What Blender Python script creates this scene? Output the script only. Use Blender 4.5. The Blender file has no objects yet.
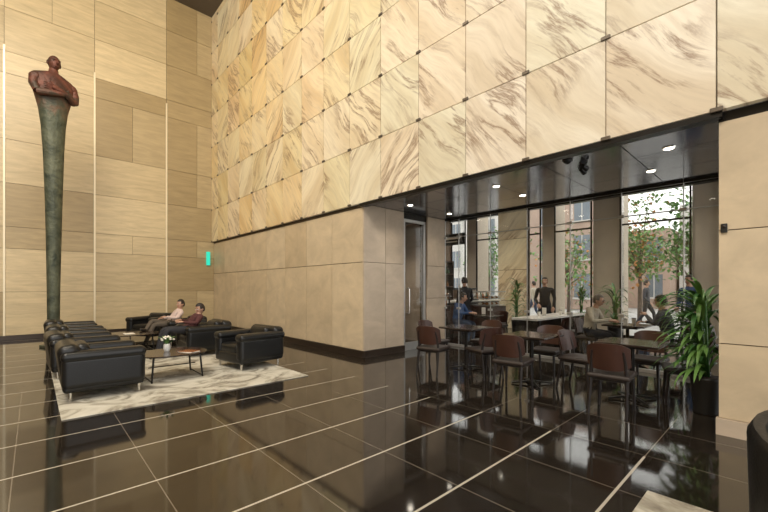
import bpy, bmesh, math, random
from mathutils import Vector, Matrix, Euler
random.seed(7)
scene = bpy.context.scene
COL = scene.collection
try:
    scene.view_settings.view_transform = 'Standard'
    scene.view_settings.look = 'None'
except Exception:
    pass

# ------------------------------------------------------------------ materials
class NT:
    def __init__(s, name):
        s.m = bpy.data.materials.new(name); s.m.use_nodes = True
        s.t = s.m.node_tree; s.n = s.t.nodes; s.l = s.t.links
        s.b = s.n['Principled BSDF']
    def node(s, typ, **kw):
        n = s.n.new(typ)
        for k, v in kw.items(): setattr(n, k, v)
        return n
    def link(s, a, b): s.l.new(a, b)
    def val(s, sock, v):
        if isinstance(v, (int, float)): sock.default_value = v
        elif isinstance(v, (tuple, list)): sock.default_value = v
        else: s.l.new(v, sock)
    def math(s, op, a, b=0.0, c=None):
        n = s.node('ShaderNodeMath', operation=op)
        s.val(n.inputs[0], a); s.val(n.inputs[1], b)
        if c is not None: s.val(n.inputs[2], c)
        return n.outputs[0]
    def mix(s, f, a, b, mode='MIX'):
        n = s.node('ShaderNodeMix', data_type='RGBA', blend_type=mode)
        s.val(n.inputs[0], f)
        s.val(n.inputs[6], c4(a)); s.val(n.inputs[7], c4(b))
        return n.outputs[2]
    def obj(s): return s.node('ShaderNodeTexCoord').outputs['Object']
    def sep(s, v):
        n = s.node('ShaderNodeSeparateXYZ'); s.link(v, n.inputs[0]); return n.outputs
    def comb(s, x, y, z):
        n = s.node('ShaderNodeCombineXYZ'); s.val(n.inputs[0], x); s.val(n.inputs[1], y); s.val(n.inputs[2], z); return n.outputs[0]
    def noise(s, v, scale, detail=3.0, dist=0.0, rough=.5):
        n = s.node('ShaderNodeTexNoise'); s.link(v, n.inputs['Vector'])
        n.inputs['Scale'].default_value = scale; n.inputs['Detail'].default_value = detail
        n.inputs['Distortion'].default_value = dist; n.inputs['Roughness'].default_value = rough
        return n.outputs['Fac']
    def ramp(s, f, stops):
        n = s.node('ShaderNodeValToRGB'); s.link(f, n.inputs[0])
        e = n.color_ramp.elements
        while len(e) < len(stops): e.new(.5)
        for i, (p, c) in enumerate(stops):
            e[i].position = p; e[i].color = c4(c) if not isinstance(c, (int, float)) else (c, c, c, 1)
        return n.outputs[0]
    def attr(s, name):
        return s.node('ShaderNodeAttribute', attribute_name=name).outputs['Color']

def c4(c):
    if isinstance(c, (tuple, list)) and len(c) == 3: return (c[0], c[1], c[2], 1)
    return c

def mat(name, col, rough=.5, metal=0.0, var=.15, scale=8, bump=0.0, emis=0.0, spec=.5):
    t = NT(name); b = t.b
    f = t.noise(t.obj(), scale, 4)
    dark = tuple(x * (1 - var) for x in col); lite = tuple(min(1, x * (1 + var)) for x in col)
    c = t.mix(f, dark, lite)
    t.link(c, b.inputs['Base Color'])
    b.inputs['Roughness'].default_value = rough; b.inputs['Metallic'].default_value = metal
    b.inputs['Specular IOR Level'].default_value = spec
    if bump:
        n = t.node('ShaderNodeBump'); n.inputs['Strength'].default_value = bump; n.inputs['Distance'].default_value = .01
        t.link(t.noise(t.obj(), scale * 5, 4), n.inputs['Height']); t.link(n.outputs[0], b.inputs['Normal'])
    if emis:
        t.link(c, b.inputs['Emission Color']); b.inputs['Emission Strength'].default_value = emis
    return t.m

M_leather = mat('black_leather', (.010, .010, .010), .33, bump=.15, scale=14, spec=.4)
M_chrome = mat('chrome', (.7, .69, .67), .15, 1.0, var=.05)
M_steel = mat('brushed_steel', (.55, .55, .54), .35, .8, var=.08)
M_darkmetal = mat('dark_metal', (.03, .028, .026), .3, .8)
M_blackplastic = mat('black_plastic', (.012, .012, .012), .4)
M_joint = mat('joint_backing', (.12, .085, .05), .8)  # dark backing that shows in the slab joints
M_base = mat('baseboard_bronze', (.05, .035, .025), .3, .4)
M_wood = mat('walnut', (.050, .021, .014), .3, scale=5, var=.4)
M_wooddk = mat('dark_walnut', (.013, .009, .008), .35, scale=5, var=.4)
M_tabletop = mat('tabletop_wenge', (.030, .020, .016), .14, scale=6, var=.3)
M_seat = mat('seat_upholstery', (.030, .020, .016), .5)
M_white = mat('white_laminate', (.72, .70, .66), .25, var=.04)
M_clip = mat('bronze_clip', (.12, .095, .07), .4, .5)
M_leaf = mat('leaf_green', (.05, .15, .035), .4, var=.6, scale=3)
M_leaf2 = mat('leaf_light', (.14, .28, .07), .4, var=.5, scale=3)
M_autumn = mat('leaf_autumn', (.50, .22, .07), .6, var=.5, scale=2)
M_bark = mat('bark', (.12, .09, .07), .9, var=.4)
M_soil = mat('soil', (.03, .02, .015), .95)
M_pot = mat('pot_dark', (.02, .019, .018), .35)
M_skin = mat('skin', (.50, .29, .20), .5, var=.08)
M_lip = mat('lips', (.35, .13, .11), .5, var=.05)
M_eyew = mat('eye_white', (.8, .8, .78), .2, var=.02)
M_dark = mat('eye_dark', (.02, .012, .01), .3)
M_hair = mat('hair_dark', (.022, .015, .011), .6, var=.4, scale=60)
M_hairg = mat('hair_grey', (.14, .12, .10), .6, var=.4, scale=60)
M_shoe = mat('shoe', (.015, .012, .01), .35)
M_bottle = mat('bottle_green', (.02, .07, .03), .1)
M_amber = mat('bottle_amber', (.30, .11, .03), .1)
M_paper = mat('paper_cup', (.8, .76, .68), .6, var=.05)
M_lamp = mat('lamp_glow', (1.0, .90, .74), .5, emis=9, var=.02)
M_exit = mat('exit_sign_green', (.02, .55, .40), .4, emis=.8, var=.05)
M_gold = mat('brass_strip', (.80, .70, .50), .35, .2, var=.05)
M_pave = mat('pavement_concrete', (.45, .44, .42), .8, scale=2)
M_ceil = mat('ceiling_dark', (.12, .10, .08), .6)
M_ceilc = mat('ceiling_cafe_plaster', (.40, .36, .30), .7, var=.05)
M_stonedk = mat('brown_cafe_wall', (.20, .13, .085), .5, scale=2, var=.35)
M_column = mat('grey_limestone', (.58, .50, .40), .7, scale=1.5, var=.15)
M_brick = mat('brick_facade', (.42, .31, .25), .8, scale=1, var=.2)
M_conc = mat('pale_facade', (.58, .56, .53), .8, scale=1, var=.12)
M_bwin = mat('building_window', (.16, .19, .22), .1, scale=.4, var=.6)
M_flower = mat('flower_white', (.85, .80, .70), .6, var=.05)

def stone_mat(name, cA, cB, streak=6.0, rough=.35, fine=.22):
    t = NT(name); b = t.b
    o = t.obj(); s = t.sep(o); r = t.sep(t.attr('rnd'))
    off = t.math('MULTIPLY', r[0], 37.0)
    v = t.comb(t.math('ADD', s[0], off), t.math('ADD', s[1], off), t.math('MULTIPLY', s[2], streak))
    n1 = t.noise(v, 1.6, 6, .6, .6); n2 = t.noise(v, 14, 3)
    base = t.mix(r[1], cA, cB)
    f = t.ramp(n1, [(.3, .80), (.7, 1.10)])
    c = t.mix(1.0, base, f, 'MULTIPLY')
    c = t.mix(t.math('MULTIPLY', n2, fine), c, tuple(x * .6 for x in cA))
    t.link(c, b.inputs['Base Color']); b.inputs['Roughness'].default_value = rough
    return t.m
M_goldstone = stone_mat('golden_travertine', (.68, .545, .33), (.34, .245, .115), 7, .38)
M_beige = stone_mat('beige_limestone', (.67, .545, .375), (.58, .455, .295), 1.5, .42)
M_beige2 = stone_mat('pinkish_limestone', (.60, .49, .375), (.54, .43, .315), 1.5, .42)

def marble():
    t = NT('veined_onyx_marble'); b = t.b
    o = t.obj(); s = t.sep(o); r = t.sep(t.attr('rnd'))
    sg = t.math('SUBTRACT', t.math('MULTIPLY', t.math('GREATER_THAN', r[1], .62), 2.0), 1.0)
    y = t.math('MULTIPLY', s[1], sg)
    y = t.math('ADD', y, t.math('MULTIPLY', r[0], 61.0)); z = t.math('ADD', s[2], t.math('MULTIPLY', r[1], 23.0))
    wob = t.noise(t.comb(y, z, 0.0), .9, 1)
    ca, sa = math.cos(-.85), math.sin(-.85)
    u = t.math('ADD', t.math('MULTIPLY', y, ca), t.math('MULTIPLY', z, sa))
    v = t.math('SUBTRACT', t.math('MULTIPLY', z, ca), t.math('MULTIPLY', y, sa))
    v = t.math('ADD', v, t.math('MULTIPLY', wob, .42))
    vec = t.comb(t.math('MULTIPLY', u, .30), t.math('MULTIPLY', v, 2.2), r[0])
    n = t.noise(vec, 1.2, 9, .05, .64)
    n2 = t.noise(vec, .8, 4, .1)
    n3 = t.noise(t.comb(t.math('MULTIPLY', u, .9), t.math('MULTIPLY', v, 8.0), r[1]), 2.0, 5, .1, .65)
    ridge = t.math('ABSOLUTE', t.math('SUBTRACT', n, .5))
    vein = t.ramp(ridge, [(0.0, 1.0), (.012, .6), (.042, 0.0)])
    band = t.ramp(n2, [(.43, 0.0), (.64, 1.0)])
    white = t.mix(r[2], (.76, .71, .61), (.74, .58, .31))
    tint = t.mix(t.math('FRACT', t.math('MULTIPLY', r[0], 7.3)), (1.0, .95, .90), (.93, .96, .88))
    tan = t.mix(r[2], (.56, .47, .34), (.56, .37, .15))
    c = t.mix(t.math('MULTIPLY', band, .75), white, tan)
    c = t.mix(t.math('MULTIPLY', t.ramp(n3, [(.42, 0.0), (.72, 1.0)]), .5), c, (.48, .40, .29))
    c = t.mix(1.0, c, tint, 'MULTIPLY')
    gate = t.ramp(t.noise(t.comb(y, z, 3.0), .9, 2), [(.42, .06), (.58, 1.0)])
    c = t.mix(t.math('MULTIPLY', t.math('MULTIPLY', vein, gate), .85), c, (.22, .13, .075))
    t.link(c, b.inputs['Base Color']); b.inputs['Roughness'].default_value = .45
    t.link(c, b.inputs['Emission Color']); b.inputs['Emission Strength'].default_value = .15  # faint self-glow added so the slabs look evenly backlit
    return t.m
M_marble = marble()

def floor_mat():
    t = NT('polished_black_granite'); b = t.b
    o = t.obj(); s = t.sep(o)
    def lines(c, c0, p, w):
        f = t.math('FRACT', t.math('ADD', t.math('DIVIDE', t.math('SUBTRACT', c, c0), p), 100.5))
        d = t.math('MULTIPLY', t.math('ABSOLUTE', t.math('SUBTRACT', f, .5)), p)
        return t.math('LESS_THAN', d, w)
    sp = t.noise(o, 160, 3); cl = t.noise(o, 1.2, 3)
    g = t.ramp(sp, [(.5, (.011, .009, .0075)), (.75, (.06, .048, .036))])
    g = t.mix(t.math('MULTIPLY', cl, .4), g, (.026, .018, .012))
    inl = t.math('LESS_THAN', s[0], 3.85)
    stripe = t.math('MULTIPLY', lines(s[1], .85, .8, .0095), inl)
    thin = t.math('MAXIMUM', lines(s[0], .68, .8, .004), lines(s[1], .85, .8, .004))
    c = t.mix(t.math('MULTIPLY', thin, .8), g, (.20, .17, .13))
    c = t.mix(stripe, c, (.50, .45, .37))
    t.link(c, b.inputs['Base Color'])
    b.inputs['IOR'].default_value = 1.85
    rr = t.math('ADD', t.math('MULTIPLY', cl, .06), .035)
    t.link(t.math('ADD', rr, t.math('MULTIPLY', stripe, .2)), b.inputs['Roughness'])
    return t.m
M_floor = floor_mat()

def rug_mat():
    t = NT('rug_abstract_cream'); b = t.b; o = t.obj()
    n = t.noise(o, 2.0, 7, 2.0, .6); f = t.noise(o, 60, 2)
    c = t.ramp(n, [(.36, (.20, .175, .14)), (.46, (.40, .37, .30)), (.54, (.57, .54, .46)), (.7, (.66, .63, .55))])
    c = t.mix(t.math('MULTIPLY', f, .25), c, (.3, .27, .22))
    t.link(c, b.inputs['Base Color']); b.inputs['Roughness'].default_value = .95
    return t.m
M_rug = rug_mat()

def bronze_mat():
    t = NT('patinated_bronze'); b = t.b; o = t.obj(); s = t.sep(o)
    n = t.noise(o, 3.5, 6, .8)
    n2 = t.math('ADD', t.math('MULTIPLY', s[2], .55), n)
    hi = t.ramp(t.math('DIVIDE', n2, 5.0), [(.72, 0.0), (.79, 1.0)])
    green = t.ramp(n, [(.35, (.035, .045, .03)), (.65, (.12, .13, .085))])
    brown = t.ramp(n, [(.35, (.035, .016, .011)), (.65, (.16, .055, .035))])
    t.link(t.mix(hi, green, brown), b.inputs['Base Color'])
    b.inputs['Metallic'].default_value = .2; b.inputs['Roughness'].default_value = .55
    bp = t.node('ShaderNodeBump'); bp.inputs['Strength'].default_value = .6; bp.inputs['Distance'].default_value = .03
    t.link(t.noise(o, 18, 4), bp.inputs['Height']); t.link(bp.outputs[0], b.inputs['Normal'])
    return t.m
M_bronze = bronze_mat()

def soffit_mat():
    t = NT('soffit_bronze_panel'); b = t.b; o = t.obj()
    t.link(t.mix(t.noise(o, 1.5, 2), (.20, .20, .22), (.28, .28, .31)), b.inputs['Base Color'])
    b.inputs['Metallic'].default_value = .8; b.inputs['Roughness'].default_value = .13
    return t.m
M_soffit = soffit_mat()

def glass_mat(name='clear_glass', tint=(.98, .985, .98)):
    m = bpy.data.materials.new(name); m.use_nodes = True; nt = m.node_tree; nt.nodes.clear()
    out = nt.nodes.new('ShaderNodeOutputMaterial'); mx = nt.nodes.new('ShaderNodeMixShader')
    tr = nt.nodes.new('ShaderNodeBsdfTransparent'); gl = nt.nodes.new('ShaderNodeBsdfGlossy')
    lw = nt.nodes.new('ShaderNodeLayerWeight'); lw.inputs[0].default_value = .5
    pw = nt.nodes.new('ShaderNodeMath'); pw.operation = 'POWER'; pw.inputs[1].default_value = 4.0
    ma = nt.nodes.new('ShaderNodeMath'); ma.operation = 'MULTIPLY_ADD'; ma.inputs[1].default_value = .5; ma.inputs[2].default_value = .03
    nt.links.new(lw.outputs['Facing'], pw.inputs[0]); nt.links.new(pw.outputs[0], ma.inputs[0])
    tr.inputs[0].default_value = (*tint, 1); gl.inputs['Roughness'].default_value = .01
    nt.links.new(ma.outputs[0], mx.inputs[0]); nt.links.new(tr.outputs[0], mx.inputs[1]); nt.links.new(gl.outputs[0], mx.inputs[2])
    nt.links.new(mx.outputs[0], out.inputs[0])
    return m
M_glass = glass_mat()

# ------------------------------------------------------------------ mesh builder
class MB:
    def __init__(s):
        s.bm = bmesh.new(); s.mats = []; s.rnd = s.bm.loops.layers.float_color.new('rnd')
    def mi(s, m):
        if m not in s.mats: s.mats.append(m)
        return s.mats.index(m)
    def merge(s, bm, m, M=None):
        if M is not None: bm.transform(M)
        i = s.mi(m)
        for f in bm.faces: f.material_index = i
        me = bpy.data.meshes.new('tmp'); bm.to_mesh(me); bm.free()
        s.bm.from_mesh(me); bpy.data.meshes.remove(me)
    def box(s, c, sz, m, bev=0.0, seg=2, rot=(0, 0, 0), taper=None):
        b = bmesh.new(); bmesh.ops.create_cube(b, size=1.0)
        for v in b.verts:
            k = 1.0
            if taper and v.co.z > 0: k = taper
            v.co = Vector((v.co.x * sz[0] * k, v.co.y * sz[1] * k, v.co.z * sz[2]))
        if bev: bmesh.ops.bevel(b, geom=b.edges[:], offset=bev, segments=seg, profile=.5, affect='EDGES')
        s.merge(b, m, Matrix.Translation(c) @ Euler(rot).to_matrix().to_4x4())
    def sph(s, c, r, m, rot=(0, 0, 0), u=14, v=10, fn=None, keep=None, M=None):
        b = bmesh.new(); bmesh.ops.create_uvsphere(b, u_segments=u, v_segments=v, radius=1.0)
        if keep:
            bmesh.ops.delete(b, geom=[f for f in b.faces if not keep(f.calc_center_median())], context='FACES')
        for q in b.verts:
            if fn: q.co = fn(q.co.copy())
            q.co = Vector((q.co.x * r[0], q.co.y * r[1], q.co.z * r[2]))
        X = Matrix.Translation(c) @ Euler(rot).to_matrix().to_4x4()
        if M is not None: X = M @ X
        s.merge(b, m, X)
    def tube(s, pts, rad, m, seg=10, flat=1.0, caps=True, M=None):
        pts = [Vector(p) for p in pts]; b = bmesh.new(); rings = []; prev = None
        for i, p in enumerate(pts):
            d = (pts[min(i + 1, len(pts) - 1)] - pts[max(i - 1, 0)]).normalized()
            if prev is None:
                a = Vector((0, 0, 1)) if abs(d.z) < .9 else Vector((1, 0, 0))
                x = d.cross(a).normalized()
            else:
                x = (prev - d * prev.dot(d)).normalized()
            prev = x; yv = d.cross(x)
            r = rad[i] if isinstance(rad, (list, tuple)) else rad
            rings.append([b.verts.new(p + (x * math.cos(2 * math.pi * k / seg) + yv * math.sin(2 * math.pi * k / seg) * flat) * r) for k in range(seg)])
        for A, B in zip(rings, rings[1:]):
            for k in range(seg): b.faces.new((A[k], A[(k + 1) % seg], B[(k + 1) % seg], B[k]))
        if caps:
            b.faces.new(rings[0][::-1]); b.faces.new(rings[-1])
        s.merge(b, m, M)
    def loft(s, rings, m, M=None):
        b = bmesh.new(); R = [[b.verts.new(p) for p in r] for r in rings]; n = len(R[0])
        for A, B in zip(R, R[1:]):
            for k in range(n): b.faces.new((A[k], A[(k + 1) % n], B[(k + 1) % n], B[k]))
        b.faces.new(R[0][::-1]); b.faces.new(R[-1]); s.merge(b, m, M)
    def leaf(s, base, az, length, droop, width, m, up=1.2, n=7):
        b = bmesh.new(); p = Vector(base); ang = up; L = []; 
        side = Vector((-math.sin(az), math.cos(az), 0))
        for i in range(n + 1):
            t = i / n; w = width * math.sin(math.pi * min(1, (t * .93 + .07))) ** .7 * .5
            L.append((b.verts.new(p - side * w), b.verts.new(p + Vector((0, 0, -w * .3))), b.verts.new(p + side * w)))
            d = Vector((math.cos(az) * math.cos(ang), math.sin(az) * math.cos(ang), math.sin(ang)))
            p = p + d * length / n; ang -= droop / n
        for A, B in zip(L, L[1:]):
            b.faces.new((A[0], A[1], B[1], B[0])); b.faces.new((A[1], A[2], B[2], B[1]))
        s.merge(b, m)
    def slab(s, lo, hi, m, rnd=None):
        x0, y0, z0 = lo; x1, y1, z1 = hi; i = s.mi(m)
        V = [s.bm.verts.new(p) for p in ((x0, y0, z0), (x1, y0, z0), (x1, y1, z0), (x0, y1, z0), (x0, y0, z1), (x1, y0, z1), (x1, y1, z1), (x0, y1, z1))]
        r = rnd or (random.random(), random.random(), random.random(), 1)
        for q in ((0, 3, 2, 1), (4, 5, 6, 7), (0, 1, 5, 4), (1, 2, 6, 5), (2, 3, 7, 6), (3, 0, 4, 7)):
            f = s.bm.faces.new([V[k] for k in q]); f.material_index = i
            for l in f.loops: l[s.rnd] = r
    def finish(s, name, loc=(0, 0, 0), rz=0.0, sharp=42, parent=None, wn=True, smooth=True):
        bm = s.bm
        if smooth:
            for f in bm.faces: f.smooth = True
            for e in bm.edges:
                if len(e.link_faces) == 2 and e.calc_face_angle(0) > math.radians(sharp): e.smooth = False
        me = bpy.data.meshes.new(name); bm.to_mesh(me); bm.free()
        for m in s.mats: me.materials.append(m)
        o = bpy.data.objects.new(name, me); COL.objects.link(o)
        o.location = loc; o.rotation_euler = (0, 0, rz)
        if wn and smooth:
            w = o.modifiers.new('wn', 'WEIGHTED_NORMAL'); w.keep_sharp = True
        if parent: o.parent = parent
        return o
def dup(o, loc, rz=0.0):
    c = o.copy(); c.location = loc; c.rotation_euler = (0, 0, rz); COL.objects.link(c); return c
def simple(name, lo, hi, m):
    b = MB(); b.slab(lo, hi, m); return b.finish(name, smooth=False)

CE = 11.65; SO = 3.19
# ------------------------------------------------------------------ shell
simple('floor', (-9, -5, -.1), (12.6, 15.0, 0), M_floor)
simple('pavement', (12.6, -12, -.12), (40, 40, -.02), M_pave)
simple('ceiling', (-9, -5, CE), (5.2, 15.0, CE + .2), M_ceil)

# back wall with travertine panels
b = MB(); b.slab((-9, 14.88, 0), (5.2, 15.1, CE), M_joint)
xs = [-8.6 + 2.0 * k for k in range(0, 7)] + [5.0]
for i in range(len(xs) - 1):
    z = .12; r = 0
    while z < CE - .01:
        h = [1.22, 1.22, .61, 1.22, 1.22, 1.83, .61, 1.22, 1.22, 1.22, 1.22][r % 11]
        z1 = min(z + h, CE); r += 1
        dark = .65 + .35 * random.random() if ((i * 5 + r * 3) % 7 in (1, 4)) else random.random() * .4
        if i == 6: dark = .75 + .25 * random.random()
        if random.random() < .4:
            xm = xs[i] + 1.0
            b.slab((xs[i] + .005, 14.84, z + .005), (xm - .004, 14.88, z1 - .005), M_goldstone, (random.random(), dark, 0, 1))
            b.slab((xm + .004, 14.84, z + .005), (xs[i + 1] - .005, 14.88, z1 - .005), M_goldstone, (random.random(), dark * .6 + .1, 0, 1))
        else:
            b.slab((xs[i] + .005, 14.84, z + .005), (xs[i + 1] - .005, 14.88, z1 - .005), M_goldstone, (random.random(), dark, 0, 1))
        z = z1
b.finish('wall_back', smooth=False)
for k in range(1, 7):
    zt = [8.0, 8.0, 8.2, 8.2, 8.2, 7.9][k - 1]
    simple('trim_1', (xs[k] - .022, 14.80, .12), (xs[k] + .022, 14.84, zt), M_gold)
simple('baseboard_back', (-9, 14.80, 0), (4.95, 14.86, .12), M_base)

# left wall of the lobby, outside the view, same stone
b = MB()
for i in range(10):
    for j in range(10):
        z0 = j * 1.165
        b.slab((-9.1, -5 + i * 2 + .004, z0 + .004), (-9, -3 + i * 2 - .004, z0 + 1.16), M_goldstone)
b.slab((-9.3, -5, 0), (-9.1, 15, CE), M_joint)
b.finish('wall_left', smooth=False)

# right wall (backing + limestone dado + marble slabs)
b = MB()
b.slab((5.04, 6.06, 0), (5.25, 14.9, SO), M_joint)
b.slab((5.02, -5, SO + .02), (5.2, 14.9, CE), M_joint)
ys = [6.03]; 
while ys[-1] < 14.5: ys.append(ys[-1] + 1.1)
ys[-1] = 14.84
for y0, y1 in zip(ys, ys[1:]):
    for z0, z1 in ((.14, 1.99), (1.99, SO - .06)):
        b.slab((5.0, y0 + .006, z0 + .007), (5.04, y1 - .006, z1 - .007), M_beige)
yj = [.49 + .98 * k for k in range(-6, 16)]; yj = [y for y in yj if y < 14.8] + [14.84]
zj = [SO + 1.18 * k for k in range(8)] + [CE]
zj = [z for z in zj if z <= CE]
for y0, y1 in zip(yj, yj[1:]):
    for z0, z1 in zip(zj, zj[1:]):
        g = min(1, max(0, (y0 - 2.5) / 7.0)); gg = g * (.4 + .6 * random.random()) + .12 * random.random()  # golder far slabs: stone variety plus warm light put in the colour
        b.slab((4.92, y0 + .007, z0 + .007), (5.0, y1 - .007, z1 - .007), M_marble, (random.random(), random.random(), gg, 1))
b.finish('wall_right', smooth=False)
b = MB()
for y in yj:
    for z in zj[:-1]:
        b.box((4.915, y, z + .012), (.03, .10, .045), M_clip, .005, 1)
b.finish('trim_2')
simple('baseboard_right', (4.97, 6.0, 0), (5.04, 14.8, .14), M_base)
simple('trim_3', (4.93, .45, SO - .06), (5.06, 6.06, SO), M_darkmetal)

# recess return wall with door opening
b = MB()
for x0, x1, mt in ((5.0, 5.62, M_beige2), (5.62, 6.2, M_beige2), (7.02, 7.7, M_beige2)):
    for z0, z1 in ((.14, 1.2), (1.2, 1.99), (1.99, SO)) if x0 > 7 else ((.14, 1.99), (1.99, SO)):
        b.slab((x0 + .005, 6.0, z0 + .005), (x1 - .005, 6.05, z1 - .005), mt)
b.slab((5.02, 6.04, 0), (6.2, 6.25, SO), M_joint); b.slab((7.02, 6.04, 0), (7.7, 6.25, SO), M_joint)
b.slab((6.2, 6.04, 3.05), (7.02, 6.25, SO), M_darkmetal)
b.finish('wall_recess', smooth=False)
b = MB()
for x0, x1 in ((5.25, 6.1), (6.1, 6.95), (6.95, 7.8)):
    for z0, z1 in ((0, 1.2), (1.2, 1.99), (1.99, SO)): b.slab((x0, 7.4, z0 + .004), (x1 - .006, 7.5, z1), M_beige2)
b.slab((7.7, 6.25, 0), (7.8, 7.5, SO), M_beige2)
b.finish('wall_vestibule', smooth=False)
simple('baseboard_recess', (5.0, 5.97, 0), (6.2, 6.03, .14), M_base)
# door
b = MB()
for x in (6.25, 6.97): b.box((x, 6.08, 1.52), (.08, .07, 3.04), M_steel, .006)
b.box((6.61, 6.08, 3.02), (.8, .07, .07), M_steel, .006); b.box((6.61, 6.08, .09), (.7, .06, .18), M_steel, .006)
b.box((6.61, 6.08, 1.55), (.7, .012, 2.9), M_glass)
b.tube([(6.36, 6.03, .85), (6.36, 5.98, .87), (6.36, 5.98, 1.43), (6.36, 6.03, 1.45)], .016, M_chrome)
b.tube([(6.36, 6.03, .87), (6.36, 6.1, .87)], .01, M_chrome); b.tube([(6.36, 6.03, 1.43), (6.36, 6.1, 1.43)], .01, M_chrome)
b.finish('door_1')

# right column
b = MB()
for y0, y1 in ((-.62, .484), (-1.72, -.62), (-2.82, -1.72), (-3.92, -2.82), (-5, -3.92)):
    for z0, z1 in ((.16, .9), (.9, 2.02), (2.02, 3.1)):
        b.slab((5.0, y0 + .004, z0 + .005), (5.05, y1 - .004, z1 - .005), M_beige)
b.slab((5.03, -5, 0), (5.45, .47, 3.1), M_joint)
for z0, z1 in ((.16, .9), (.9, 2.02), (2.02, 3.1)):
    b.slab((5.05, .44, z0 + .003), (5.45, .484, z1 - .003), M_beige)
b.slab((5.02, -5, 3.1), (5.45, .484, SO), M_darkmetal)
b.finish('column_wall', smooth=False)
simple('baseboard_column', (4.96, -5, 0), (5.04, .5, .16), M_beige2)
b = MB(); b.box((0, 0, 0), (.02, .05, .09), M_blackplastic, .006); b.sph((-.012, 0, .015), (.01, .016, .016), M_dark); b.finish('door_sensor', (4.985, .44, 2.04))

# soffit
b = MB()
yy = [-5 + k * .98 + .53 for k in range(0, 12)]
for y0, y1 in zip(yy, yy[1:]):
    for x0, x1 in ((5.0, 5.9), (5.9, 6.8), (6.8, 7.72)):
        b.slab((x0 + .006, y0 + .006, SO), (x1 - .006, min(y1, 6.03) - .006, SO + .04), M_soffit)
b.slab((5.2, -5, SO + .03), (7.72, 7.5, SO + .2), M_darkmetal)
b.finish('ceiling_soffit', smooth=False)
b = MB()
b.slab((7.66, -5, 4.5), (12.6, 9.8, 4.6), M_ceilc); b.slab((7.62, -5, SO + .2), (7.72, 9.8, 4.5), M_ceilc)
b.finish('ceiling_cafe', smooth=False)

def spot(x, y, z, e, col=(1, .90, .75), size=2.2, soft=.06):
    l = bpy.data.lights.new('downlight_lamp', 'SPOT'); l.energy = e; l.spot_size = size; l.spot_blend = .8; l.color = col; l.shadow_soft_size = soft
    o = bpy.data.objects.new('downlight_lamp', l); o.location = (x, y, z); COL.objects.link(o)
def downlight(x, y, z, e=18):
    b = MB(); b.tube([(0, 0, 0), (0, 0, -.012)], [.075, .07], M_chrome, 20); b.tube([(0, 0, -.012), (0, 0, -.016)], [.052, .05], M_lamp, 20)
    b.finish('downlight', (x, y, z)); spot(x, y, z - .05, e)
for x, y in ((5.77, 1.02), (6.7, 1.4), (5.77, 3.4), (6.7, 3.4), (5.77, 5.4), (7.1, 5.4)):
    downlight(x, y, SO)
downlight(6.5, 6.8, SO, 60)  # unseen vestibule lamp, added to brighten the view through the door
for x, y, e in ((9, 1.5, 110), (9, 4, 100), (11.2, 2.5, 80), (9.2, 6.2, 140), (10.8, 6.2, 140), (10.3, 8.3, 140)):  # unseen lamps added to light the cafe interior
    downlight(x, y, 4.5, e)
# ceiling spotlights
b = MB()
for dx in (0, .15):
    b.tube([(dx, dx * .5, 0), (dx, dx * .5, -.04)], .03, M_blackplastic, 14)
    b.tube([(dx - .035, dx * .5, -.05), (dx + .05, dx * .5 - .02, -.08)], [.03, .04], M_blackplastic, 14)
b.box((.07, .04, -.01), (.26, .09, .02), M_blackplastic, .005, rot=(0, 0, .46))
b.finish('spotlight', (5.6, 1.95, SO)); 
b = MB(); b.sph((0, 0, -.01), (.055, .055, .05), M_blackplastic); b.tube([(0, 0, 0), (0, 0, -.02)], .065, M_darkmetal, 18)
b.finish('security_camera', (5.3, 2.05, SO))

# glass partition
yg = [.29, 1.17, 2.05, 2.93, 3.81, 4.69, 5.57, 5.99]; yg = [-2.35, -1.47, -.59] + yg
for k, (y0, y1) in enumerate(zip(yg, yg[1:])):
    b = MB(); ym = (y0 + y1) / 2
    b.box((7.7, ym, SO / 2), (.012, y1 - y0 - .012, SO - .02), M_glass)
    b.box((7.7, ym, .03), (.04, y1 - y0 - .004, .06), M_steel, .004, 1)
    b.box((7.7, ym, SO - .02), (.04, y1 - y0 - .004, .04), M_darkmetal, .004, 1)
    b.box((7.7, ym, 2.72), (.02, y1 - y0 - .004, .02), M_steel, .004, 1)
    b.box((7.78, y1, SO / 2), (.14, .012, SO - .06), M_glass)
    b.box((7.7, y1 - .002, SO / 2), (.02, .014, SO - .08), M_steel, .003, 1)
    for z in (.95, 2.72): b.box((7.69, y1, z), (.05, .10, .05), M_steel, .005, 1)
    b.finish('window_%d' % (k + 1))

# cafe walls and façade
b = MB(); b.slab((7.8, 9.5, 0), (12.6, 9.7, 4.5), M_stonedk); b.slab((7.72, 7.5, 0), (7.8, 9.7, 4.5), M_stonedk); b.finish('wall_cafe_back', smooth=False)
b = MB()
for y0, y1 in ((6.2, 7.3), ):
    for z0, z1 in ((0, 1.0), (1.0, 2.1), (2.1, 3.2), (3.2, 4.5)):
        b.slab((12.5, y0 + .01, z0 + .01), (12.55, y1 - .01, z1 - .01), M_marble, (random.random(), random.random(), .5, 1))
b.slab((12.55, 6.2, 0), (12.75, 7.3, 4.5), M_stonedk)
b.slab((12.5, -5, 4.15), (12.7, 9.5, 4.5), M_darkmetal)
b.finish('wall_cafe_front', smooth=False)
for y0, y1 in ((3.4, 4.15), (1.2, 1.75), (5.3, 5.75), (8.3, 8.8), (-.9, -.1), (-3.2, -2.4)):
    b = MB(); b.box((13.1, (y0 + y1) / 2, 2.3), (.8, y1 - y0, 4.6), M_column, .02); 
    b.box((13.1, (y0 + y1) / 2, .1), (.86, y1 - y0 + .06, .2), M_column, .01)
    b.finish('stone_column')
k = 20
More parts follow.
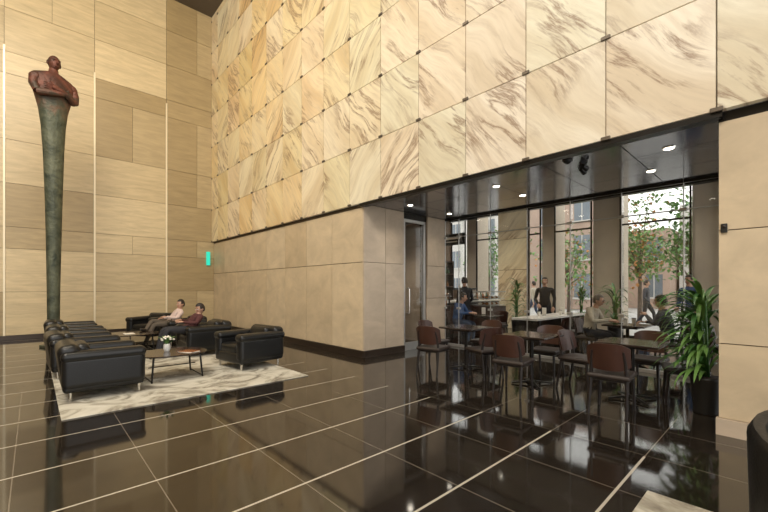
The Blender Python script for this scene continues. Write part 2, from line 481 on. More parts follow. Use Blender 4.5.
for y0, y1 in ((-5, -3.2), (-2.4, -.9), (-.1, 1.2), (1.75, 3.4), (4.15, 5.3), (5.75, 6.2), (7.3, 8.3), (8.8, 9.5)):
    b = MB(); b.box((12.62, (y0 + y1) / 2, 2.08), (.012, y1 - y0, 4.1), M_glass)
    b.box((12.62, y0 + .02, 2.08), (.05, .04, 4.1), M_darkmetal); b.box((12.62, y1 - .02, 2.08), (.05, .04, 4.1), M_darkmetal)
    b.box((12.62, (y0 + y1) / 2, .04), (.05, y1 - y0, .08), M_darkmetal); b.box((12.62, (y0 + y1) / 2, 3.3), (.05, y1 - y0, .05), M_darkmetal)
    b.finish('window_%d' % k); k += 1

# street: buildings, trees
def building(y0, y1, h, x, m):
    b = MB(); b.slab((x, y0, 0), (x + 6, y1, h), m)
    n = int((y1 - y0) / 1.8)
    for i in range(n):
        for j in range(int(h / 2.6)):
            yc = y0 + .9 + i * (y1 - y0) / n; z0 = .8 + j * 2.6
            b.slab((x - .02, yc - .5, z0), (x + .1, yc + .5, z0 + 1.6), M_bwin)
            b.slab((x - .10, yc - .6, z0 - .12), (x, yc + .6, z0), M_conc)
            b.slab((x - .04, yc - .03, z0), (x, yc + .03, z0 + 1.6), M_conc)
    b.finish('building', smooth=False)
building(8.6, 13.2, 8.2, 27, M_brick); building(15.6, 34, 8, 30, M_conc); building(-10, 5.4, 7.4, 34, M_conc); building(5.6, 8.3, 5.6, 32, M_brick)
def tree(x, y, h, s, ml, n=130):
    random.seed(s); b = MB()
    b.tube([(0, 0, 0), (.05, 0, h * .35), (-.03, .05, h * .6)], [.10, .07, .04], M_bark)
    cl = []
    for k in range(12):
        a = random.random() * 6.28; r = random.random() * 1.4; c = Vector((math.cos(a) * r, math.sin(a) * r, h * (.42 + .55 * random.random())))
        b.tube([(0, 0, h * .35), tuple(c * .6 + Vector((0, 0, h * .16))), tuple(c)], [.035, .02, .01], M_bark, 6); cl.append(c)
    for c in cl:
        for q in range(n):
            d = Vector((random.gauss(0, .42), random.gauss(0, .42), random.gauss(0, .4))); p = c + d
            az = random.random() * 6.28
            b.leaf(p, az, .22, 1.0, .14, ml[0] if random.random() < .75 else ml[1], up=random.uniform(-1, 1), n=2)
    b.finish('street_tree', (x, y, -.02), smooth=False)
tree(20, 4.6, 5.6, 1, (M_leaf2, M_autumn), 110); tree(19, 7.3, 4.6, 2, (M_leaf2, M_autumn), 60); tree(22, 13.5, 5, 3, (M_leaf2, M_leaf), 80); tree(18, 2.5, 5.0, 4, (M_leaf2, M_leaf), 110)
random.seed(11)

# ------------------------------------------------------------------ furniture
simple('exit_sign', (4.72, 14.76, 2.3), (4.84, 14.84, 2.8), M_exit)
b = MB(); b.box((1.77, 7.75, .006), (3.1, 4.7, .012), M_rug, .004, 1)
b.finish('area_rug')
b = MB(); b.box((1.95, -.56, .006), (2.5, 2.5, .012), M_rug, .004, 1); b.finish('area_rug')

def armchair():   # faces +X ; width along Y
    b = MB()
    b.box((0, 0, .21), (.88, .90, .20), M_leather, .05, 3)
    for s in (-1, 1):
        b.box((.0, s * .375, .36), (.90, .20, .42), M_leather, .075, 4)
        b.box((.0, s * .375, .565), (.92, .235, .14), M_leather, .065, 4)
    b.box((-.35, 0, .45), (.24, .84, .54), M_leather, .09, 4, rot=(0, -.12, 0))
    b.box((-.21, 0, .53), (.17, .54, .36), M_leather, .075, 4, rot=(0, -.2, 0))
    b.box((.07, 0, .36), (.72, .55, .17), M_leather, .06, 4)
    for x in (-.36, .38):
        for s in (-1, 1): b.tube([(x, s * .37, .0), (x, s * .37, .13)], [.018, .022], M_chrome, 10)
    return b
A = armchair().finish('leather_armchair', (.70, 6.58, .012), .0)
for p, r in (((.62, 8.25, .012), .04), ((.66, 9.9, 0), -.03), ((.66, 11.5, 0), -.04)): dup(A, p, r)
for p, r in (((2.96, 6.88, .012), math.pi + .14), ((2.76, 8.86, .012), math.pi), ((2.88, 10.85, 0), math.pi), ((2.5, 12.45, 0), math.pi + .6)): dup(A, p, r)
# chair at the right frame edge: curved tub chair
def tub():
    b = MB(); n = 26
    bmx = bmesh.new(); rings = []
    for i in range(n + 1):
        t = -math.pi * .78 + i / n * math.pi * 1.56
        hh = .76 - .16 * (abs(t) / (math.pi * .78)) ** 2
        ring = []
        for (r, z) in ((.30, .28), (.31, hh - .04), (.335, hh), (.375, hh), (.40, hh - .05), (.385, .12), (.31, .10)):
            ring.append(bmx.verts.new((-math.cos(t) * r * 1.02, math.sin(t) * r, z)))
        rings.append(ring)
    for Aa, Bb in zip(rings, rings[1:]):
        for k in range(7): bmx.faces.new((Aa[k], Bb[k], Bb[(k + 1) % 7], Aa[(k + 1) % 7]))
    bmx.faces.new(rings[0]); bmx.faces.new(rings[-1][::-1])
    bmesh.ops.recalc_face_normals(bmx, faces=bmx.faces[:]); b.merge(bmx, M_leather)
    b.tube([(.02, 0, .12), (.02, 0, .36), (.02, 0, .42), (.02, 0, .44)], [.30, .31, .30, .25], M_leather, 28)
    for a in (.7, 2.4, 3.9, 5.5): b.tube([(math.cos(a) * .26, math.sin(a) * .26, 0), (math.cos(a) * .24, math.sin(a) * .24, .13)], [.014, .02], M_wooddk)
    return b
tub().finish('tub_chair', (2.85, -.24, .012), math.radians(200), sharp=60)

def coffee_table(name, loc, a, c, rz):
    b = MB(); n = 40
    def ell(a, c, z): return [Vector((math.copysign(abs(math.cos(t)) ** .8, math.cos(t)) * a, math.copysign(abs(math.sin(t)) ** .8, math.sin(t)) * c, z)) for t in [2 * math.pi * k / n for k in range(n)]]
    b.loft([ell(a * .985, c * .985, .38), ell(a, c, .385), ell(a, c, .397), ell(a * .985, c * .985, .402)], M_tabletop)
    for sx in (-1, 1):
        for sy in (-1, 1):
            b.tube([(sx * a * .72, sy * c * .72, 0), (sx * a * .66, sy * c * .66, .38)], [.013, .015], M_darkmetal, 10)
        b.tube([(sx * a * .72, -c * .72, .02), (sx * a * .72, c * .72, .02)], .010, M_darkmetal, 8)
    b.tube([(-a * .69, 0, .18), (a * .69, 0, .18)], .008, M_darkmetal, 8)
    return b.finish(name, loc, rz)
coffee_table('coffee_table', (1.66, 6.85, .012), .5, .45, 0)
coffee_table('coffee_table', (1.62, 10.4, 0), .6, .5, 0)
b = MB(); b.tube([(0, 0, 0), (0, 0, .05), (0, 0, .10), (0, 0, .12)], [.035, .055, .05, .045], M_white, 16)
for k in range(26): b.leaf((0, 0, .11), k * .9, .14 + .04 * (k % 3), 1.5, .035, M_leaf2, up=1.25, n=4)
for k in range(14):
    a = k * 2.4; r = .02 + .006 * k; z = .24 - .004 * k
    b.tube([(0, 0, .11), (math.cos(a) * r * .6, math.sin(a) * r * .6, z - .04), (math.cos(a) * r, math.sin(a) * r, z)], .003, M_leaf, 5); b.sph((math.cos(a) * r, math.sin(a) * r, z), (.02, .02, .015), M_flower, u=8, v=6)
b.finish('flower_arrangement', (1.60, 6.95, .4145))
b = MB(); b.box((0, 0, .004), (.2, .27, .008), M_paper, .002, 1, rot=(0, 0, .4)); b.box((.01, .01, .012), (.19, .26, .007), M_amber, .002, 1, rot=(0, 0, .6)); b.finish('magazines', (1.85, 6.65, .4145))
b = MB(); b.box((0, 0, .004), (.2, .27, .008), M_paper, .002, 1); b.finish('magazines', (1.6, 10.3, .4025))

def dchair():  # faces +X
    b = MB()
    for s in (-1, 1):
        b.tube([(.20, s * .19, 0), (.17, s * .175, .43)], [.014, .022], M_wooddk, 8)
        b.tube([(-.25, s * .19, 0), (-.18, s * .18, .43), (-.20, s * .17, .60), (-.235, s * .155, .74)], [.014, .022, .018, .012], M_wooddk, 8)
        b.tube([(.175, s * .178, .40), (-.18, s * .18, .40)], .016, M_wooddk, 8)
    b.tube([(.17, -.175, .40), (.17, .175, .40)], .016, M_wooddk, 8); b.tube([(-.18, -.18, .40), (-.18, .18, .40)], .016, M_wooddk, 8)
    b.box((.0, 0, .44), (.45, .44, .06), M_seat, .026, 3)
    n = 12; rings = []
    for i in range(n + 1):
        t = -1 + 2 * i / n; y = t * .22; x = -.265 + .075 * t * t; hb = .15 * (1 - .35 * t ** 4)
        rings.append([Vector((x - .004 + .03 * 1, y, .665 - hb)), Vector((x + .012 + .03, y, .665 - hb)), Vector((x + .012 - .02, y, .675 + hb)), Vector((x - .004 - .02, y, .675 + hb))])
    b.loft(rings, M_wood)
    return b
DC = dchair().finish('dining_chair', (4.98, 1.42, 0), math.radians(4))
chairs = [((6.38, 1.38, 0), 176), ((5.78, 2.06, 0), -96), ((5.98, .90, 0), 105),
          ((4.90, 2.62, 0), 6), ((6.12, 2.70, 0), 184), 
          ((4.98, 4.12, 0), 12), ((5.42, 3.42, 0), 70), ((5.6, 4.62, 0), -85), ((6.32, 3.95, 0), 178)]
for p, r in chairs: dup(DC, p, math.radians(r))
def dtable(w=.7):
    b = MB(); b.box((0, 0, .735), (w, w, .03), M_tabletop, .008, 2); b.box((0, 0, .70), (w * .6, w * .6, .04), M_wooddk, .01)
    b.tube([(0, 0, .03), (0, 0, .70)], [.032, .03], M_darkmetal, 14)
    for k in range(4):
        a = k * math.pi / 2 + math.pi / 4
        b.tube([(0, 0, .05), (math.cos(a) * .30, math.sin(a) * .30, .015)], [.03, .018], M_darkmetal, 8, .6)
    b.tube([(0, 0, .02), (0, 0, .06)], [.06, .045], M_darkmetal, 16)
    return b
DT = dtable().finish('cafe_table', (5.72, 1.40, 0))
for p in ((5.52, 2.66, 0), (5.72, 3.98, 0), (8.35, 2.12, 0), (8.6, 5.4, 0), (8.6, .1, 0)): dup(DT, p)
for p, r in (((8.35, 2.80, 0), -90), ((8.35, 1.46, 0), 90), ((8.2, 5.98, 0), -80), ((9.2, 5.4, 0), 180), ((8.6, .72, 0), -90), ((10.0, 3.45, 0), 90), ((9.2, 3.4, 0), 92), ((8.4, 3.46, 0), 88)): dup(DC, p, math.radians(r))
# long communal table
b = MB(); b.box((0, 0, .74), (2.9, .62, .05), M_white, .008)
for x in (-1.2, 0, 1.2): b.box((x, 0, .36), (.08, .5, .72), M_wooddk, .01)
b.box((0, 0, .15), (2.4, .06, .06), M_wooddk, .01); b.finish('communal_table', (9.6, 4.1, 0))

# cafe counter & back bar
b = MB(); b.box((0, 0, .5), (3.0, .7, 1.0), M_wooddk, .01); b.box((0, 0, 1.03), (3.1, .8, .05), M_white, .01)
for k in range(6): b.box((-1.25 + .5 * k, -.36, .5), (.44, .02, .85), M_wood, .006)
b.finish('service_counter', (10.3, 7.2, 0))
b = MB(); b.box((0, 0, .18), (.7, .42, .32), M_chrome, .03); b.box((0, -.02, .37), (.72, .46, .05), M_darkmetal, .01); b.box((0, -.16, .03), (.7, .3, .05), M_darkmetal, .008)
for x in (-.18, .18): b.tube([(x, -.22, .2), (x, -.22, .13)], .035, M_chrome); b.tube([(x, -.24, .14), (x, -.36, .13)], .012, M_blackplastic)
for x in (-.22, 0, .22): b.tube([(x, .05, .4), (x, .05, .47)], [.03, .04], M_paper)
b.finish('espresso_machine', (10.2, 7.15, 1.055))
b = MB()
for k in range(9):
    x = k * .11; m = (M_bottle, M_amber, M_paper)[k % 3]
    b.tube([(x, .02 * (k % 2), 0), (x, .02 * (k % 2), .17), (x, .02 * (k % 2), .21), (x, .02 * (k % 2), .29)], [.036, .036, .013, .013], m, 12)
b.finish('bottles', (10.75, 7.1, 1.055))
b = MB()
for z in (.4, 1.0, 1.5, 2.0, 2.5): b.box((0, 0, z), (4.4, .34, .04), M_wood, .005)
for x in (-2.18, -.73, .73, 2.18): b.box((x, 0, 1.25), (.05, .34, 2.5), M_wooddk, .005)
for z in (1.02, 1.52, 2.02):
    x = -2.0
    while x < 2.05:
        h = random.uniform(.16, .32); m = random.choice((M_bottle, M_amber, M_paper, M_wood, M_white))
        b.tube([(x, -.02, z), (x, -.02, z + h * .65), (x, -.02, z + h * .75), (x, -.02, z + h)], [.045, .045, .018, .018], m, 10); x += random.uniform(.11, .24)
b.finish('bar_shelves', (10.1, 9.3, 0))
b = MB(); b.box((0, 0, .62), (.5, .9, .03), M_wood, .005); 
for z in (.05, .35, .95, 1.25): b.box((0, 0, z), (.48, .88, .03), M_wood, .005)
for s in (-1, 1):
    for q in (-1, 1): b.box((s * .22, q * .42, .66), (.035, .035, 1.32), M_wooddk)
for z in (.37, .64, .97, 1.27):
    for k in range(5): b.box((random.uniform(-.1, .1), -.34 + k * .17, z + .07), (.14, .12, .14), random.choice((M_paper, M_amber, M_white, M_bottle)), .01)
b.finish('display_shelf', (8.3, 6.9, 0))
b = MB(); b.box((0, 0, .45), (.9, .6, .9), M_wood, .01); b.box((0, 0, 1.12), (.86, .56, .42), M_glass); b.box((0, 0, 1.34), (.9, .6, .03), M_steel, .004)
for z in (.93, 1.12):
    b.box((0, 0, z), (.84, .54, .012), M_steel)
    for k in range(6): b.sph((-.33 + .13 * k, -.1, z + .045), (.05, .07, .035), (M_amber, M_paper)[k % 2]); b.sph((-.33 + .13 * k, .12, z + .045), (.05, .07, .035), (M_paper, M_amber)[k % 2])
b.finish('pastry_case', (10.3, 6.3, 0))
b = MB(); b.box((0, 0, 0), (.03, .9, .34), M_blackplastic, .006); b.box((-.018, 0, .03), (.006, .6, .05), M_flower); b.box((-.018, 0, -.07), (.006, .4, .03), M_flower)
for y in (-.4, .4): b.tube([(0, y, .17), (0, y, 1.6)], .006, M_blackplastic, 6)
b.finish('hanging_sign', (9.2, 6.9, 2.9))
# cake stand and menus
b = MB(); b.tube([(0, 0, 0), (0, 0, .01), (0, 0, .03), (0, 0, .13), (0, 0, .14)], [.07, .07, .015, .015, .05], M_white, 18); b.tube([(0, 0, .14), (0, 0, .155)], .15, M_white, 24)
b.tube([(0, 0, .155), (0, 0, .23), (0, 0, .24)], [.11, .11, .10], M_amber, 22); b.sph((0, 0, .155), (.14, .14, .17), M_glass, keep=lambda c: c.z > 0); b.sph((0, 0, .335), (.015, .015, .015), M_glass)
b.finish('cake_stand', (9.2, 7.1, 1.055))
b = MB(); b.box((0, 0, .004), (.07, .09, .008), M_wooddk); b.box((0, 0, .10), (.006, .10, .18), M_paper, .002, 1); MN = b.finish('menu_stand', (8.55, 2.28, .7505))
dup(MN, (9.4, 4.2, .7655), .3); dup(MN, (8.7, 5.5, .7505), .5); dup(MN, (10.4, 4.15, .7655), .2)

# plants
def plant(name, loc, pot_h, pot_r, n, L, W, seed, mats, up=(.7, 1.45), stalk=0, azr=(0, 6.283), cx=(0, 0), dr=(1.3, 2.6)):
    random.seed(seed); b = MB()
    b.tube([(0, 0, 0), (0, 0, .02), (0, 0, pot_h - .03), (0, 0, pot_h)], [pot_r * .78, pot_r * .8, pot_r, pot_r * 1.04], M_pot, 24)
    b.tube([(0, 0, pot_h), (0, 0, pot_h + .004)], pot_r * .93, M_soil, 20)
    for k in range(n):
        az = random.uniform(*azr); r = pot_r * .4 * random.random(); z = pot_h + random.random() * stalk; q = (z - pot_h)
        b.leaf((math.cos(az) * r + cx[0] * q, math.sin(az) * r + cx[1] * q, z), az, L * random.uniform(.6, 1.05), random.uniform(*dr), W * random.uniform(.7, 1.2), random.choice(mats), up=random.uniform(*up))
    if stalk:
        for k in range(5): b.tube([(.03 * math.cos(k), .03 * math.sin(k), pot_h), (.05 * math.cos(k) + cx[0] * stalk, .05 * math.sin(k) + cx[1] * stalk, pot_h + stalk)], [.012, .008], M_leaf, 6)
    return b.finish(name, loc, sharp=180, wn=False)
plant('potted_plant', (5.72, .66, 0), .42, .15, 210, .60, .045, 3, (M_leaf, M_leaf2, M_leaf2), stalk=.88, up=(.5, 1.4), azr=(-.45, 3.3), cx=(.03, .05))
plant('potted_plant', (10.6, 2.95, 0), .5, .18, 60, .6, .05, 4, (M_leaf, M_leaf2), stalk=.8)
plant('potted_plant', (10.4, 5.45, 0), .5, .16, 70, .45, .05, 5, (M_leaf, M_leaf2), stalk=1.1)
plant('potted_plant', (11.9, 4.2, 0), .5, .16, 50, .5, .05, 6, (M_leaf, M_leaf2), stalk=.9)

# ------------------------------------------------------------------ statue
def statue():
    b = MB(); n = 28
    prof = [(0, .13, .12), (.04, .13, .12), (.3, .12, .11), (1.5, .13, .12), (2.6, .15, .135), (3.6, .17, .15), (4.8, .205, .17), (5.4, .24, .19), (5.8, .29, .21), (6.08, .36, .22), (6.35, .44, .22), (6.52, .46, .20), (6.62, .39, .16), (6.70, .21, .13), (6.74, .10, .10), (6.84, .085, .09)]
    rings = []
    for z, rx, ry in prof:
        rings.append([Vector((math.cos(t) * rx * (1 + .03 * math.sin(5 * t + z)), math.sin(t) * ry * (1 + .04 * math.cos(4 * t + z * 2)), z)) for t in [2 * math.pi * k / n for k in range(n)]])
    b.loft(rings, M_bronze)
    def hf(c):
        k = 1 - .28 * max(0, -c.z); c.x *= k
        if c.y < 0: c.y *= .93
        return c
    b.sph((0, -.03, 6.97), (.125, .15, .185), M_bronze, fn=hf, u=20, v=14)
    b.tube([(0, -.165, 7.0), (0, -.21, 6.94), (0, -.17, 6.92)], [.015, .03, .02], M_bronze, 8)
    b.box((0, -.155, 7.02), (.17, .04, .02), M_bronze, .008); b.box((0, -.16, 6.87), (.075, .03, .018), M_bronze, .007)
    for s in (-1, 1):
        b.sph((s * .125, -.01, 6.96), (.02, .035, .055), M_bronze); b.sph((s * .05, -.15, 6.99), (.022, .015, .014), M_bronze)
        b.sph((s * .36, 0, 6.48), (.11, .15, .13), M_bronze)
        b.tube([(s * .38, -.02, 6.50), (s * .41, -.06, 6.3), (s * .37, -.15, 6.12)], [.10, .095, .085], M_bronze, 14)
        zo = .05 if s > 0 else -.03
        b.tube([(s * .37, -.14, 6.11), (s * .18, -.28, 6.15 + zo), (-s * .15, -.28, 6.24 + zo)], [.085, .08, .055], M_bronze, 14)
        for k in range(4): b.tube([(-s * .14, -.28, 6.26 + zo - k * .035), (-s * .23, -.28, 6.29 + zo - k * .04), (-s * .29, -.25, 6.29 + zo - k * .042)], [.022, .019, .015], M_bronze, 8)
        b.tube([(-s * .13, -.30, 6.28 + zo), (-s * .18, -.31, 6.34 + zo)], [.022, .016], M_bronze, 8)
    b.box((0, 0, .0 + .03), (.42, .40, .06), M_bronze, .01)
    return b
statue().finish('bronze_statue', (.36, 12.35, 0), math.radians(20), sharp=70)

# ------------------------------------------------------------------ people
def seg_d(p, a, c):
    d = c - a; L = d.length_squared; t = 0 if L == 0 else max(0, min(1, (p - a).dot(d) / L)); return (p - a - d * t).length, t
def person(name, loc, rz, J, shirt, pants, hair=M_hair, face=(1, 0, 0), bald=False, skinm=M_skin, scale=1.0, hands=None, sleeve=.92, glasses=False):
    V = []; E = []; R = []; K = {}
    def v(n, p, r): K[n] = len(V); V.append(Vector(p)); R.append(r)
    def e(a, c, kind): E.append((K[a], K[c], kind))
    P = {k: Vector(q) for k, q in J.items()}
    v('pel', P['pel'], .125); v('bel', P['pel'].lerp(P['che'], .5), .125); v('che', P['che'], .135)
    nb = P['che'].lerp(P['hd'], .42); v('nb', nb, .07); v('nk', P['che'].lerp(P['hd'], .66), .052); v('hd0', P['che'].lerp(P['hd'], .9), .05)
    e('pel', 'bel', 's'); e('bel', 'che', 's'); e('che', 'nb', 's'); e('nb', 'nk', 'k'); e('nk', 'hd0', 'k')
    for s in 'LR':
        sh, el, wr = P['sh' + s], P['el' + s], P['wr' + s]
        v('sh' + s, sh, .072); v('ua' + s, sh.lerp(el, .5), .056); v('el' + s, el, .047); v('fa' + s, el.lerp(wr, .4), .044); v('fb' + s, el.lerp(wr, sleeve), .031); v('wr' + s, wr, .026)
        e('che', 'sh' + s, 's'); e('sh' + s, 'ua' + s, 's'); e('ua' + s, 'el' + s, 's'); e('el' + s, 'fa' + s, 's'); e('fa' + s, 'fb' + s, 's'); e('fb' + s, 'wr' + s, 'k')
        hp, kn, an, to = P['hp' + s], P['kn' + s], P['an' + s], P['to' + s]
        v('hp' + s, hp, .098); v('th' + s, hp.lerp(kn, .5), .082); v('kn' + s, kn, .062); v('ca' + s, kn.lerp(an, .4), .058); v('an' + s, an, .042); v('to' + s, to, .036)
        e('pel', 'hp' + s, 'p'); e('hp' + s, 'th' + s, 'p'); e('th' + s, 'kn' + s, 'p'); e('kn' + s, 'ca' + s, 'p'); e('ca' + s, 'an' + s, 'p'); e('an' + s, 'to' + s, 'o')
    me = bpy.data.meshes.new('sk'); me.from_pydata([tuple(q) for q in V], [(a, c) for a, c, k in E], []); me.update()
    o = bpy.data.objects.new('sk', me); COL.objects.link(o)
    m = o.modifiers.new('sk', 'SKIN'); m.use_smooth_shade = True
    for i, sv in enumerate(me.skin_vertices[0].data): sv.radius = (R[i], R[i]); sv.use_root = (i == 0)
    ss = o.modifiers.new('ss', 'SUBSURF'); ss.levels = 2; ss.render_levels = 2
    dg = bpy.context.evaluated_depsgraph_get(); ev = o.evaluated_get(dg); em = ev.to_mesh()
    b = MB(); i0 = {'s': b.mi(shirt), 'p': b.mi(pants), 'k': b.mi(skinm), 'o': b.mi(M_shoe)}
    b.bm.from_mesh(em); ev.to_mesh_clear(); bpy.data.objects.remove(o); bpy.data.meshes.remove(me)
    for f in b.bm.faces:
        c = f.calc_center_median(); best = 9; kk = 's'
        for a, d, kind in E:
            dd, t = seg_d(c, V[a], V[d]); q = dd - (R[a] * (1 - t) + R[d] * t)
            if q < best: best = q; kk = kind
        f.material_index = i0[kk]
    fx = Vector(face).normalized(); sy = Vector((0, 0, 1)).cross(fx).normalized(); uz = fx.cross(sy)
    H = Matrix.Translation(P['hd']) @ Matrix((fx, sy, uz)).transposed().to_4x4()
    def hf(c):
        if c.z < 0: c.y *= 1 + .28 * c.z; c.x *= (1 + .22 * c.z if c.x < 0 else 1 + .04 * c.z)
        if c.x > .75: c.x = .75 + (c.x - .75) * .55
        return c
    b.sph((0, 0, 0), (.098, .078, .12), skinm, fn=hf, u=24, v=18, M=H)
    b.tube([(.080, 0, .02), (.100, 0, -.005), (.112, 0, -.022), (.092, 0, -.032)], [.007, .010, .014, .010], skinm, 8, M=H)
    b.sph((.082, 0, -.058), (.010, .024, .005), M_lip, M=H); b.sph((.079, 0, -.066), (.010, .019, .005), M_lip, M=H)
    for s in (-1, 1):
        b.sph((.079, s * .031, .004), (.010, .015, .009), M_eyew, M=H, u=10, v=8); b.sph((.087, s * .031, .004), (.004, .006, .006), M_dark, M=H, u=8, v=6)
        b.sph((.082, s * .031, .024), (.009, .02, .004), hair, M=H, u=8, v=6)
        b.sph((-.005, s * .079, -.005), (.018, .009, .031), skinm, M=H, u=10, v=8)
        if glasses:
            b.tube([(.1, s * .031 + .022 * math.cos(q * .7), .004 + .018 * math.sin(q * .7)) for q in range(10)], .003, M_dark, 5, M=H); b.tube([(.098, s * .052, .008), (.0, s * .083, .008)], .0025, M_dark, 5, M=H)
    if bald: keep = lambda c: (c.x < -.1 and c.z > -.5 and c.z < .6) or (abs(c.y) > .8 and -.2 < c.z < .35 and c.x < .15)
    else: keep = lambda c: (c.z > .52) or (c.x < .1 and c.z > -.55) or (abs(c.y) > .78 and c.z > -.05 and c.x < .4)
    b.sph((-.004, 0, .006), (.106, .087, .129), hair, keep=keep, u=24, v=18, M=H)
    b.tube([tuple(nb - (P['hd'] - P['che']).normalized() * .02), tuple(nb + (P['hd'] - P['che']).normalized() * .03)], [.085, .066], shirt, 14)
    for s in 'LR':
        wr, el = P['wr' + s], P['el' + s]; d = (wr - el).normalized()
        if hands and s in hands: d = Vector(hands[s]).normalized()
        sg = 1 if s == 'L' else -1
        lat = d.cross(Vector((0, 0, 1)));
        if lat.length < .2: lat = d.cross(Vector((1, 0, 0))) 
        lat.normalize(); nrm = lat.cross(d).normalized()
        HM = Matrix.Translation(wr) @ Matrix((d, lat, nrm)).transposed().to_4x4()
        b.sph((.045, 0, 0), (.055, .040, .017), skinm, M=HM)
        for k, (y, L) in enumerate(((-.029, .060), (-.010, .072), (.010, .068), (.028, .052))):
            b.tube([(.07, y, .0), (.09, y * 1.08, .001), (.09 + L * .38, y * 1.12, -.010), (.09 + L * .65, y * 1.12, -.030), (.09 + L * .75, y * 1.1, -.045)], [.0095, .009, .0085, .008, .006], skinm, 8, M=HM)
        ty = sg * -.035
        b.tube([(.022, ty * .8, 0), (.045, ty * 1.4, -.006), (.07, ty * 1.65, -.016), (.088, ty * 1.6, -.026)], [.013, .011, .010, .007], skinm, 8, M=HM)
    ob = b.finish(name, loc, rz, sharp=80, wn=False); ob.scale = (scale,) * 3
    return ob
def shirtm(n, c): return mat(n, c, .85, var=.2, scale=20)
S_plaid = shirtm('shirt_maroon', (.075, .022, .022)); S_white = shirtm('shirt_pale_pink', (.60, .47, .43)); S_beige = shirtm('jacket_taupe', (.50, .45, .36)); S_navy = shirtm('jacket_charcoal', (.05, .055, .07))
S_blue = shirtm('shirt_blue', (.04, .09, .22)); S_black = shirtm('shirt_black', (.012, .012, .014)); P_dk = shirtm('trousers_dark', (.025, .025, .03)); P_jean = shirtm('jeans', (.05, .07, .12)); P_kh = shirtm('trousers_khaki', (.10, .08, .06))
# slouched in armchair, facing +X local
rec = dict(pel=(.20, 0, .545), che=(.02, 0, .74), hd=(-.05, 0, .98), shL=(-.0, .18, .82), shR=(-.0, -.18, .82), elL=(.12, .31, .69), elR=(.12, -.31, .69), wrL=(.32, .12, .72), wrR=(.32, -.10, .74),
           hpL=(.24, .10, .54), hpR=(.24, -.10, .54), knL=(.63, .17, .58), knR=(.63, -.17, .56), anL=(.80, .17, .10), anR=(.74, -.18, .10), toL=(.97, .19, .04), toR=(.91, -.21, .04))
person('seated_man', (2.64, 8.86, .012), math.pi, rec, S_plaid, P_dk, face=(1, .35, -.2))
rec2 = dict(rec); rec2.update(che=(.02, 0, .77), hd=(-.03, .03, 1.03), elR=(.05, -.33, .68), wrR=(.28, -.36, .66), knR=(.60, -.05, .62), anR=(.78, .16, .42), toR=(.92, .20, .46), knL=(.60, .16, .54))
person('seated_man', (2.78, 10.85, 0), math.pi, rec2, S_white, P_kh, face=(1, .5, 0))
sit = dict(pel=(-.02, 0, .56), che=(.06, 0, .90), hd=(.17, 0, 1.20), shL=(.07, .19, 1.0), shR=(.07, -.19, 1.0), elL=(.16, .28, .80), elR=(.16, -.28, .80), wrL=(.38, .13, .81), wrR=(.38, -.10, .81),
           hpL=(.0, .10, .545), hpR=(.0, -.10, .545), knL=(.42, .13, .53), knR=(.42, -.13, .53), anL=(.38, .13, .09), anR=(.36, -.13, .09), toL=(.54, .14, .04), toR=(.52, -.15, .04))
person('seated_man', (8.30, 2.78, 0), -math.pi / 2, sit, S_beige, P_dk, face=(1, -.1, -.15), hair=M_hairg, glasses=True)
sit2 = dict(sit); sit2.update(wrL=(.33, .05, .95), hd=(.12, 0, 1.20))
person('seated_man', (8.35, 1.48, 0), math.pi / 2, sit2, S_navy, P_jean, face=(1, .1, -.1))
stand = dict(pel=(0, 0, .96), che=(0, 0, 1.32), hd=(.02, 0, 1.64), shL=(0, .19, 1.42), shR=(0, -.19, 1.42), elL=(-.02, .26, 1.13), elR=(-.02, -.26, 1.13), wrL=(.10, .22, .90), wrR=(.16, -.16, .98),
             hpL=(0, .10, .92), hpR=(0, -.10, .92), knL=(.02, .12, .50), knR=(.03, -.12, .50), anL=(-.02, .13, .09), anR=(.0, -.13, .09), toL=(.14, .15, .04), toR=(.16, -.15, .04))
person('standing_person', (10.9, 4.85, 0), math.radians(200), stand, S_black, P_dk, face=(1, .1, 0))
person('standing_person', (11.4, 1.62, 0), math.radians(150), stand, S_blue, P_dk, face=(1, .1, -.1))
person('standing_person', (9.6, 8.1, 0), math.radians(-100), stand, S_white, P_dk, face=(1, .1, -.1))
person('standing_person', (9.0, 6.3, 0), math.radians(75), stand, S_black, P_dk, face=(1, -.1, -.1))
person('seated_man', (8.2, 5.98, 0), math.radians(-80), sit, S_blue, P_jean, face=(1, .1, -.1))
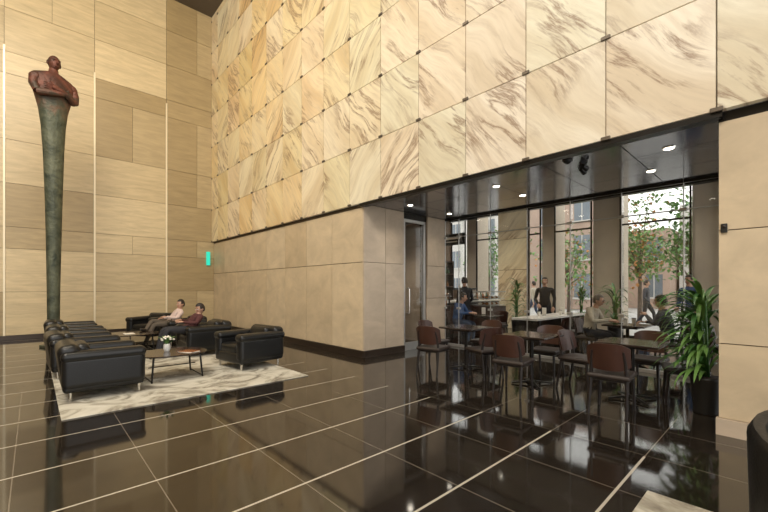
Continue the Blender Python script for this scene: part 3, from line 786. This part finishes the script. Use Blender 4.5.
walk = dict(stand); walk.update(knL=(.22, .10, .52), anL=(.26, .11, .10), toL=(.42, .12, .06), knR=(-.04, -.10, .50), anR=(-.30, -.11, .14), toR=(-.16, -.12, .04), wrL=(-.10, .27, .86), wrR=(.18, -.24, .92))
person('pedestrian', (16, 7.6, -.02), math.radians(90), walk, S_beige, P_jean); person('pedestrian', (17, 3.7, -.02), math.radians(-90), walk, S_navy, P_dk)

b = MB(); b.tube([(0, 0, 0), (0, 0, .11)], [.028, .038], M_paper, 14); b.tube([(0, 0, .11), (0, 0, .12)], .04, M_blackplastic, 14); CUP = b.finish('coffee_cup', (8.2, 2.12, .7505))
dup(CUP, (8.5, 2.05, .7505)); dup(CUP, (9.0, 4.15, .7655)); dup(CUP, (9.9, 4.0, .7655))

# ------------------------------------------------------------------ lights
def area(name, loc, target, e, size, col, sy=None):
    l = bpy.data.lights.new(name, 'AREA'); l.energy = e; l.size = size; l.color = col
    if sy: l.shape = 'RECTANGLE'; l.size_y = sy
    o = bpy.data.objects.new(name, l); o.location = loc
    o.rotation_euler = (Vector(target) - Vector(loc)).to_track_quat('-Z', 'Y').to_euler(); COL.objects.link(o)
area('lobby_fill', (-4, 3, 11.4), (4.9, 4, 4), 620, 4, (1, .93, .82))  # unseen area lamps, added to wash marble, back wall and floor
area('lobby_fill', (-2, 8, 11.4), (4.9, 11, 3), 430, 4, (1, .86, .66))
area('lobby_fill', (-1, 6, 11.4), (0, 14.8, 4), 800, 4, (1, .89, .69))
area('lobby_fill', (-3, -1, 11.4), (2, 4, 0), 800, 4, (1, .94, .85))

w = bpy.data.worlds.new('world'); scene.world = w; w.use_nodes = True
bg = w.node_tree.nodes['Background']; bg.inputs[0].default_value = (1.0, .985, .96, 1); bg.inputs[1].default_value = 2.1

cam = bpy.data.cameras.new('camera'); cam.lens = 377 / 768 * 36; cam.sensor_width = 36; cam.shift_y = 32 / 768; cam.clip_end = 200
co = bpy.data.objects.new('camera', cam); co.location = (0, 0, 1.45); co.rotation_euler = (math.pi / 2, 0, -math.radians(42.9)); COL.objects.link(co)
scene.camera = co
